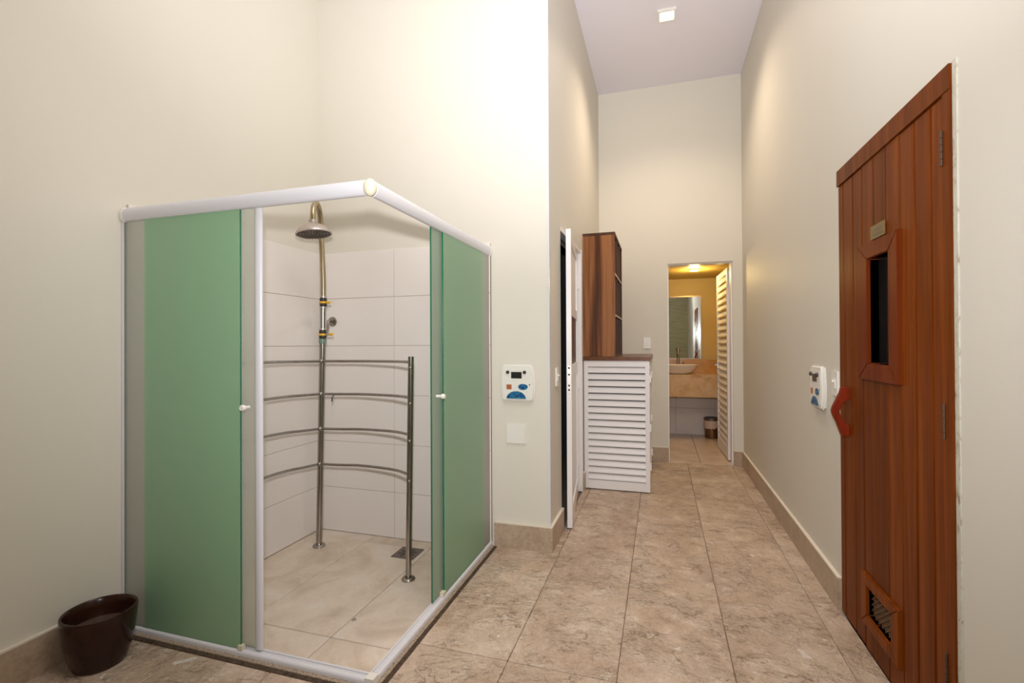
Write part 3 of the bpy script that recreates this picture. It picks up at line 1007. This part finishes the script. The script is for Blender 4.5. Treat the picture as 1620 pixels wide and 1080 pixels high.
# ------------------------------------------------------------------ pot on the floor
bm = bmesh.new()
pr = [(0, 0.0), (0.078, 0.0), (0.086, 0.004), (0.102, 0.05), (0.114, 0.11), (0.121, 0.17), (0.124, 0.205), (0.122, 0.212), (0.115, 0.213), (0.110, 0.207), (0.107, 0.17), (0.100, 0.11), (0.09, 0.06), (0, 0.055)]
lathe(bm, pr, (-2.165, 1.385, 0.001), 48)
pot = obj('plant_pot', bm, 'brown_glaze', smooth=True)
tag(pot, 'dark brown glazed ceramic pot on the floor by the shower', 'pot')
bm = bmesh.new()
lathe(bm, [(0.0, 0.140), (0.05, 0.142), (0.1035, 0.140), (0.098, 0.11), (0, 0.11)], (-2.165, 1.385, 0.001), 32)
obj('soil', bm, 'pot_soil', pot, smooth=True)


# ------------------------------------------------------------------ steam control panels
def control_panel(loc, rot, label):
    t = thing('control_panel', (0, 0, 0), label, 'control panel', 'steam control panels')
    # local: x right, y out of the wall towards -y, z up; 0.225 x 0.23
    out = [(-0.098, 0.114), (0.092, 0.114), (0.104, 0.07), (0.112, 0.01), (0.110, -0.05), (0.098, -0.113), (-0.098, -0.113), (-0.108, -0.05), (-0.110, 0.01), (-0.105, 0.07)]
    bm = bmesh.new()
    prism(bm, out, 1, -0.024, 0)
    obj('casing', bm, 'white_plastic', t, 0.009, smooth=True, bseg=3)
    bm = bmesh.new()
    prism(bm, [(-0.085, 0.088), (0.082, 0.088), (0.092, 0.02), (0.088, -0.05), (0.080, -0.09), (-0.080, -0.09), (-0.090, -0.04), (-0.092, 0.02)], 1, -0.0262, -0.02)
    obj('face_plate', bm, 'white_plastic', t, 0.002)
    for x in (-0.062, 0.046):
        bm = bmesh.new()
        lathe(bm, [(0, -0.036), (0.009, -0.036), (0.010, -0.034), (0.011, -0.028), (0.011, -0.024)], (x, 0, 0.066), 16, axis=1)
        obj('knob', bm, 'black_rubber', t, smooth=True)
    bm = bmesh.new()
    box(bm, -0.040, 0.028, -0.0282, -0.024, 0.028, 0.068)
    obj('display', bm, 'dark_display', t, 0.002)
    bm = bmesh.new()
    box(bm, -0.070, -0.038, -0.0282, -0.024, -0.040, -0.010)
    obj('square_light', bm, 'orange_button', t, 0.002)
    bm = bmesh.new()
    prism(bm, [(0.036 + 0.031 * math.cos(2 * math.pi * i / 24), -0.024 + 0.0185 * math.sin(2 * math.pi * i / 24)) for i in range(24)], 1, -0.0280, -0.024)
    obj('oval_sticker', bm, 'blue_print', t)
    bm = bmesh.new()
    prism(bm, [(-0.008 + 0.062 * math.cos(math.pi * i / 16), -0.097 + 0.046 * math.sin(math.pi * i / 16)) for i in range(17)], 1, -0.0280, -0.024)
    obj('dome_sticker', bm, 'blue_print', t)
    bm = bmesh.new()
    prism(bm, [(0.078 + 0.004 * math.cos(2 * math.pi * i / 12), -0.010 + 0.004 * math.sin(2 * math.pi * i / 12)) for i in range(12)], 1, -0.0272, -0.024)
    obj('indicator', bm, 'black_hole', t)
    t.location = loc
    t.rotation_euler = (0, 0, rot)
    return t


cp = control_panel((-0.849, W, 1.030), 0, 'white steam control panel right of the shower, above a blank plate')
cp2 = copy_tree(cp)
cp2.location = (R, 2.955, 1.035)
cp2.rotation_euler = (0, 0, -math.pi / 2)
cp2['label'] = 'white steam control panel on the right wall beside the sauna door'


# ------------------------------------------------------------------ plates and switches
def plate(name, loc, rot, w_, h_, label, rocker, cat='switch'):
    t = thing(name, (0, 0, 0), label, cat)
    bm = bmesh.new()
    box(bm, -w_ / 2, w_ / 2, -0.009, 0, -h_ / 2, h_ / 2)
    obj('cover', bm, 'white_plastic', t, 0.004, smooth=True)
    if rocker:
        bm = bmesh.new()
        box(bm, -w_ * 0.2, w_ * 0.2, -0.013, -0.008, -h_ * 0.2, h_ * 0.2)
        obj('rocker', bm, 'white_plastic', t, 0.002)
        if rocker == 2:
            bm = bmesh.new()
            lathe(bm, [(0, -0.020), (0.006, -0.020), (0.008, -0.012)], (0, 0, 0.01), 12, axis=1)
            obj('button', bm, 'white_plastic', t, smooth=True)
    t.location = loc
    t.rotation_euler = (0, 0, rot)
    return t


plate('blank_plate', (-0.864, W, 0.711), 0, 0.122, 0.116, 'blank white square plate under the steam control panel by the shower', 0, 'wall plate')
plate('light_switch', (R, 2.712, 1.072), -math.pi / 2, 0.078, 0.118, 'white switch plate between right control panel and sauna door', 2)
plate('light_switch', (L, 3.122, 1.055), math.pi / 2, 0.070, 0.118, 'narrow white switch plate on the wall edge beside the ajar aluminium door', 2)
plate('light_switch', (-0.140, F, 1.275), 0, 0.074, 0.118, 'white switch plate on the far wall above the counter', 1)


# ------------------------------------------------------------------ louvred cabinet with wooden counter and locker
cab = thing('louvered_cabinet', (L, 4.272, 0), 'white louvered low cabinet along the left wall of the hall', 'cabinet')
CX0, CX1, CY0, CY1 = L + 0.002, -0.090, 4.266, F - 0.002
CT = 1.122
bm = bmesh.new()
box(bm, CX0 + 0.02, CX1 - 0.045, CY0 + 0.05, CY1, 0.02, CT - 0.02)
obj('body', bm, 'interior_shade', cab)  # coloured near black to put shade into the gaps between slats


def louver(name, parent, u0, u1, z0, z1, place, nslat, stile, topr, botr, slat_h):
    """frame of stiles and rails with tilted slats; place maps (u, depth, z) to the world"""
    bm = bmesh.new()
    for d in ((u0, u0 + stile, 0, 0.03, z0, z1), (u1 - stile, u1, 0, 0.03, z0, z1), (u0 + stile, u1 - stile, 0.002, 0.028, z1 - topr, z1), (u0 + stile, u1 - stile, 0.002, 0.028, z0, z0 + botr)):
        box(bm, *d)
    for v_ in bm.verts: v_.co = place(*v_.co)
    bmesh.ops.recalc_face_normals(bm, faces=bm.faces[:])
    fr = obj(name, bm, 'white_aluminium', parent, 0.002)
    a, b_ = z0 + botr, z1 - topr
    pitch = (b_ - a) / nslat
    base = None
    for k in range(nslat):
        zc = a + pitch * (k + 0.5)
        if base is None:
            bm = bmesh.new()
            hh_ = pitch * slat_h / 2
            prof = [(0.004, -hh_), (0.001, -hh_ + 0.002), (0.001, -hh_ + 0.011), (0.024, hh_), (0.028, hh_), (0.010, -hh_)]
            prism(bm, [(q[0], q[1] + zc) for q in prof], 0, u0 + stile - 0.002, u1 - stile + 0.002)
            for v_ in bm.verts: v_.co = place(*v_.co)
            bmesh.ops.recalc_face_normals(bm, faces=bm.faces[:])
            base = obj('slat', bm, 'white_aluminium', fr)
            z_first = zc
        else:
            c = base.copy()
            C.objects.link(c)
            c.location.z = base.location.z + (zc - z_first)
            c.parent = fr
    return fr


louver('end_panel', cab, CX0 + 0.004, CX1, 0.008, CT, lambda u, d, z: Vector((u, CY0 + d, z)), 17, 0.036, 0.052, 0.075, 0.84)
yy = [CY0 + 0.036, CY0 + 0.036 + (CY1 - CY0 - 0.04) / 2, CY1]
for a, b_ in zip(yy, yy[1:]):
    dd = louver('cabinet_door', cab, a + 0.003, b_ - 0.003, 0.03, CT - 0.004, lambda u, d, z: Vector((CX1 - d, u, z)), 17, 0.036, 0.05, 0.07, 0.84)
    for z in (0.22, 0.55, 0.97):
        bm = bmesh.new()
        box(bm, CX1, CX1 + 0.012, a - 0.012, a + 0.014, z - 0.03, z + 0.03)
        obj('hinge', bm, 'white_aluminium', dd, 0.003)
ct = pbox('countertop', (L + 0.001, -0.082, 4.255, F - 0.001, CT + 0.001, 1.157), 'counter_wood', None, 0.003)
tag(ct, 'dark wood countertop lying on the white louvered cabinet', 'countertop')

lk = thing('cubby_locker', (L, 4.275, 1.158), 'tall walnut cubbyhole shelf unit standing on the countertop', 'shelf unit')
KX0, KX1, KY0, KY1, KZ0, KZ1 = L + 0.001, -0.373, 4.273, 5.06, 1.158, 2.240
tk = 0.018
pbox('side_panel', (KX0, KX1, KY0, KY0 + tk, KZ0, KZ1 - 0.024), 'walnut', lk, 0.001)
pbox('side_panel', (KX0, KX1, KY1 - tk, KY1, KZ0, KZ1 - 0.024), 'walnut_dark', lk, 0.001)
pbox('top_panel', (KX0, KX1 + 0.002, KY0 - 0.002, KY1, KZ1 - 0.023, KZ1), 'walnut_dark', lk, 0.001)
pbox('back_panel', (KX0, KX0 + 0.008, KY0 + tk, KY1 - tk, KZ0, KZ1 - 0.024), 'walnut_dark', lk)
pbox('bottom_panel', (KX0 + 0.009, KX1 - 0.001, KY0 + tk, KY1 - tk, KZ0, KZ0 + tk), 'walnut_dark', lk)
for q in (1, 2):
    z = KZ0 + (KZ1 - KZ0) * q / 3
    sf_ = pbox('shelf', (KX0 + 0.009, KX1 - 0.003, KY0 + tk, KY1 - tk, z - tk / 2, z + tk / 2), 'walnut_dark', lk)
    tag(pbox('edge_band', (KX1 - 0.003, KX1 - 0.0005, KY0 + tk, KY1 - tk, z - tk / 2, z + tk / 2), 'pale_band', sf_), 'pale edge band')
    y = KY0 + (KY1 - KY0) * q / 3
    for r_ in range(3):
        za = KZ0 + (KZ1 - KZ0) * r_ / 3 + tk
        zb = KZ0 + (KZ1 - KZ0) * (r_ + 1) / 3 - tk - (0.008 if r_ == 2 else 0)
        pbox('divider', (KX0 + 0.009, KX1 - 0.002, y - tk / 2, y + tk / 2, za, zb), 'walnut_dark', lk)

# ------------------------------------------------------------------ recessed ceiling light in the hall
dl = thing('ceiling_downlight', (0.07, 4.31, CZ), 'lit square recessed downlight in the hall ceiling', 'ceiling light')
bm = bmesh.new()
a, b_, h_ = 0.075, 0.056, 0.02
for d in ((-a, a, -a, -b_), (-a, a, b_, a), (-a, -b_, -b_, b_), (b_, a, -b_, b_)):
    box(bm, 0.07 + d[0], 0.07 + d[1], 4.31 + d[2], 4.31 + d[3], CZ - h_, CZ - 0.0005)
obj('frame', bm, 'white_plastic', dl, 0.002)
pbox('lamp_glass', (0.07 - 0.054, 0.07 + 0.054, 4.31 - 0.054, 4.31 + 0.054, CZ - 0.012, CZ - 0.001), 'lamp_glass', dl, 0.001)

# ------------------------------------------------------------------ bathroom beyond the far doorway
BX0, BX1, BY = -0.55, 0.815, 7.20
wbb = struct('wall_bathroom_back', [(BX0, BX1, BY, BY + 0.1, -0.1, 2.35)], 'bath_yellow_paint')
wbl = struct('wall_bathroom_left', [(BX0 - 0.1, BX0, FT, BY + 0.1, -0.1, 2.35)], 'bath_yellow_paint')
wbr = struct('wall_bathroom_right', [(BX1, BX1 + 0.1, FT + 0.0005, BY + 0.1, -0.1, 2.35)], 'bath_yellow_paint')
struct('ceiling_bathroom', [(BX0 - 0.1, BX1 + 0.1, FT, BY + 0.1, 2.17, 2.25)], 'bath_yellow_paint')
wbf = struct('wall_bathroom_front', [(BX0, D0 - 0.001, FT, FT + 0.012, 0, 2.17), (D1 + 0.001, BX1, FT, FT + 0.012, 0, 2.17)], 'bath_tile')
bx = [BX0, -0.13, 0.40, BX1]
by = [F + 0.01, 5.86, 6.54, BY]
for i in range(3):
    for j in range(3):
        x0, x1, y0, y1 = bx[i], bx[i + 1], by[j], by[j + 1]
        if j == 0:
            x0, x1 = max(x0, D0 - (0 if i else 9)), min(x1, D1)
            if x1 - x0 < 0.05 or i == 0: continue
        tile('floor_tile', fl, x0 + 0.002, x1 - 0.002, y0 + 0.002, y1 - 0.002, 0.0, 0.012, 'bath_floor_stone', bev=0.002)
tile('floor_tile', fl, BX0 + 0.002, D0 - 0.002, FT + 0.013, 5.858, 0.0, 0.012, 'bath_floor_stone', bev=0.002)
# white tiles under the counter
for x0, x1 in ((BX0, -0.31), (-0.31, 0.20), (0.20, 0.71), (0.71, BX1)):
    for z0, z1 in ((0.0, 0.37), (0.37, 0.74)):
        tile('wall_tile', wbb, x0 + 0.0015, x1 - 0.0015, z0 + 0.0015, z1 - 0.0015, BY - 0.008, 0.008, 'bath_tile', axis=1, bev=0.0015)

vt = thing('vanity_counter', (0.13, BY, 0.55), 'golden marble washbasin counter on the bathroom back wall', 'vanity')
pbox('counter_slab', (BX0 + 0.001, BX1 - 0.001, 6.75, BY - 0.009, 0.838, 0.858), 'golden_marble', vt, 0.002)
pbox('apron', (BX0 + 0.001, BX1 - 0.001, 6.75, 6.772, 0.565, 0.837), 'golden_marble', vt, 0.002)
pbox('backsplash', (BX0 + 0.001, BX1 - 0.001, BY - 0.022, BY - 0.0005, 0.859, 1.043), 'splash_marble', vt, 0.002)

bs = thing('vessel_basin', (0.22, 6.92, 0.859), 'white oval vessel basin on the golden marble counter', 'basin')
bm = bmesh.new()
lathe(bm, [(0, 0), (0.5, 0.0), (0.68, 0.018), (0.88, 0.07), (1.0, 0.122), (0.985, 0.126), (0.955, 0.122), (0.84, 0.08), (0.6, 0.035), (0, 0.03)], (0.22, 6.92, 0.859), 40, sx=0.262, sy=0.155)
obj('bowl', bm, 'porcelain', bs, smooth=True)
bm = bmesh.new()
lathe(bm, [(0, 0.034), (0.02, 0.034), (0.022, 0.030), (0.022, 0.02)], (0.22, 6.92, 0.859), 16)
obj('drain_plug', bm, 'chrome', bs, smooth=True)
fc = thing('tall_faucet', (0.235, 7.12, 0.859), 'tall chrome tap behind the vessel basin', 'faucet')
bm = bmesh.new()
tube(bm, [(0.235, 7.12, 0.859), (0.235, 7.12, 1.17)], 0.017, 14)
obj('column', bm, 'chrome', fc, smooth=True)
bm = bmesh.new()
tube(bm, spline([(0.235, 7.12, 1.10), (0.235, 7.07, 1.12), (0.235, 7.0, 1.105), (0.235, 6.985, 1.09)], 5), 0.012, 12)
obj('spout', bm, 'chrome', fc, smooth=True)
bm = bmesh.new()
lathe(bm, [(0.016, 0), (0.022, 0.004), (0.022, 0.03), (0.012, 0.042), (0, 0.044)], (0.235, 7.12, 1.17), 16)
obj('lever', bm, 'chrome', fc, smooth=True)
bm = bmesh.new()
lathe(bm, [(0.016, 0), (0.016, 0.10), (0.02, 0.102), (0.02, 0.13), (0.008, 0.14), (0.008, 0.16), (0, 0.16)], (0.30, 7.10, 0.859), 16)
tag(obj('soap_pump', bm, 'chrome', smooth=True), 'small chrome soap pump right of the tall tap', 'soap dispenser')

mi = thing('wall_mirror', (0.15, BY, 1.047), 'framed mirror above the golden marble counter', 'mirror')
pbox('mirror_glass', (-0.28, 0.535, BY - 0.012, BY - 0.004, 1.062, 1.915), 'mirror_glass', mi)
bm = bmesh.new()
for d in ((-0.30, 0.551, 1.915, 1.932), (-0.30, 0.551, 1.046, 1.062), (-0.30, -0.28, 1.062, 1.915), (0.535, 0.551, 1.062, 1.915)):
    box(bm, d[0], d[1], BY - 0.018, BY - 0.0005, d[2], d[3])
obj('mirror_frame', bm, 'bronze_bin', mi, 0.002)

bn = thing('waste_bin', (0.655, 7.04, 0), 'round bronze waste bin with pale liner under the counter', 'bin')
bm = bmesh.new()
lathe(bm, [(0, 0.001), (0.088, 0.001), (0.09, 0.01), (0.10, 0.25), (0.1, 0.262), (0.096, 0.262), (0.09, 0.03), (0, 0.02)], (0.655, 7.04, 0), 28)
obj('drum', bm, 'bronze_bin', bn, smooth=True)
bm = bmesh.new()
pr_ = [(0.101, 0.235), (0.106, 0.18), (0.108, 0.14), (0.1005, 0.15), (0.1015, 0.2)]
lathe(bm, pr_ + [pr_[0]], (0.655, 7.04, 0), 28)
for v_ in bm.verts:
    if v_.co.z < 0.19: v_.co.z += random.uniform(-0.012, 0.012)
tag(obj('liner', bm, 'bin_liner', bn, smooth=True), 'pale pink bag folded over the rim')
bm = bmesh.new()
lathe(bm, [(0.102, 0.238), (0.104, 0.25), (0.104, 0.268), (0.09, 0.272), (0.08, 0.262), (0, 0.258)], (0.655, 7.04, 0), 28)
obj('lid_ring', bm, 'steel_dark', bn, smooth=True)
bm = bmesh.new()
tube(bm, spline([(0.22, 7.0, 0.836), (0.22, 7.0, 0.60), (0.22, 7.01, 0.545), (0.22, 7.05, 0.52), (0.22, 7.08, 0.55), (0.22, 7.19, 0.56)], 4), 0.018, 12)
tag(obj('drain_trap', bm, 'white_plastic', smooth=True), 'white drain pipe under the marble counter', 'pipe')

# louvred bathroom door, swung open into the bathroom
d3 = thing('door_3', (0.700, FT, 0), 'white louvered bathroom door swung open into the bathroom', kind='structure')
hx, hy, ex, ey = 0.703, 5.665, 0.676, 6.41
dv = Vector((ex - hx, ey - hy, 0)).normalized()
nv = Vector((-dv.y, dv.x, 0))
dl_ = math.hypot(ex - hx, ey - hy)
ll = louver('leaf', d3, 0, dl_, 0.012, 2.085, lambda u, d, z: Vector((hx, hy, 0)) + dv * u + nv * (0.015 - d) + Vector((0, 0, z)), 25, 0.055, 0.06, 0.10, 0.86)
bm = bmesh.new()
cc = Vector((hx, hy, 1.01)) + dv * (dl_ - 0.03)
tube(bm, [cc + nv * 0.012, cc + nv * 0.055], 0.009, 10)
tube(bm, [cc + nv * 0.05 + dv * 0.006, cc + nv * 0.05 - dv * 0.11], 0.008, 10)
box(bm, cc.x - 0.022, cc.x - 0.014, cc.y - 0.018, cc.y + 0.018, 0.92, 1.06)
obj('lever_handle', bm, 'chrome', ll, smooth=True)
bm = bmesh.new()
box(bm, D1 - 0.014, D1, F + 0.03, FT, 0, DH)
box(bm, D0, D0 + 0.010, F + 0.03, FT, 0, DH)
box(bm, D0 + 0.010, D1 - 0.014, F + 0.03, FT, DH - 0.012, DH)
obj('door_frame', bm, 'white_aluminium', d3, 0.002)
for z in (0.25, 1.05, 1.85):
    bm = bmesh.new()
    tube(bm, [(0.709, FT + 0.012, z - 0.04), (0.709, FT + 0.012, z + 0.04)], 0.006, 10)
    obj('hinge', bm, 'white_aluminium', d3, smooth=True)
bl = thing('bathroom_lamp', (0.40, 6.30, 2.17), 'small round lit lamp on the bathroom ceiling', 'ceiling light')
bm = bmesh.new()
lathe(bm, [(0.06, -0.0005), (0.06, -0.014), (0.045, -0.018), (0.045, -0.010)], (0.40, 6.30, 2.17), 20)
obj('rim', bm, 'white_plastic', bl, smooth=True)
bm = bmesh.new()
lathe(bm, [(0, -0.012), (0.044, -0.012), (0.044, -0.004), (0, -0.004)], (0.40, 6.30, 2.17), 20)
obj('bulb_glass', bm, 'lamp_glass', bl)
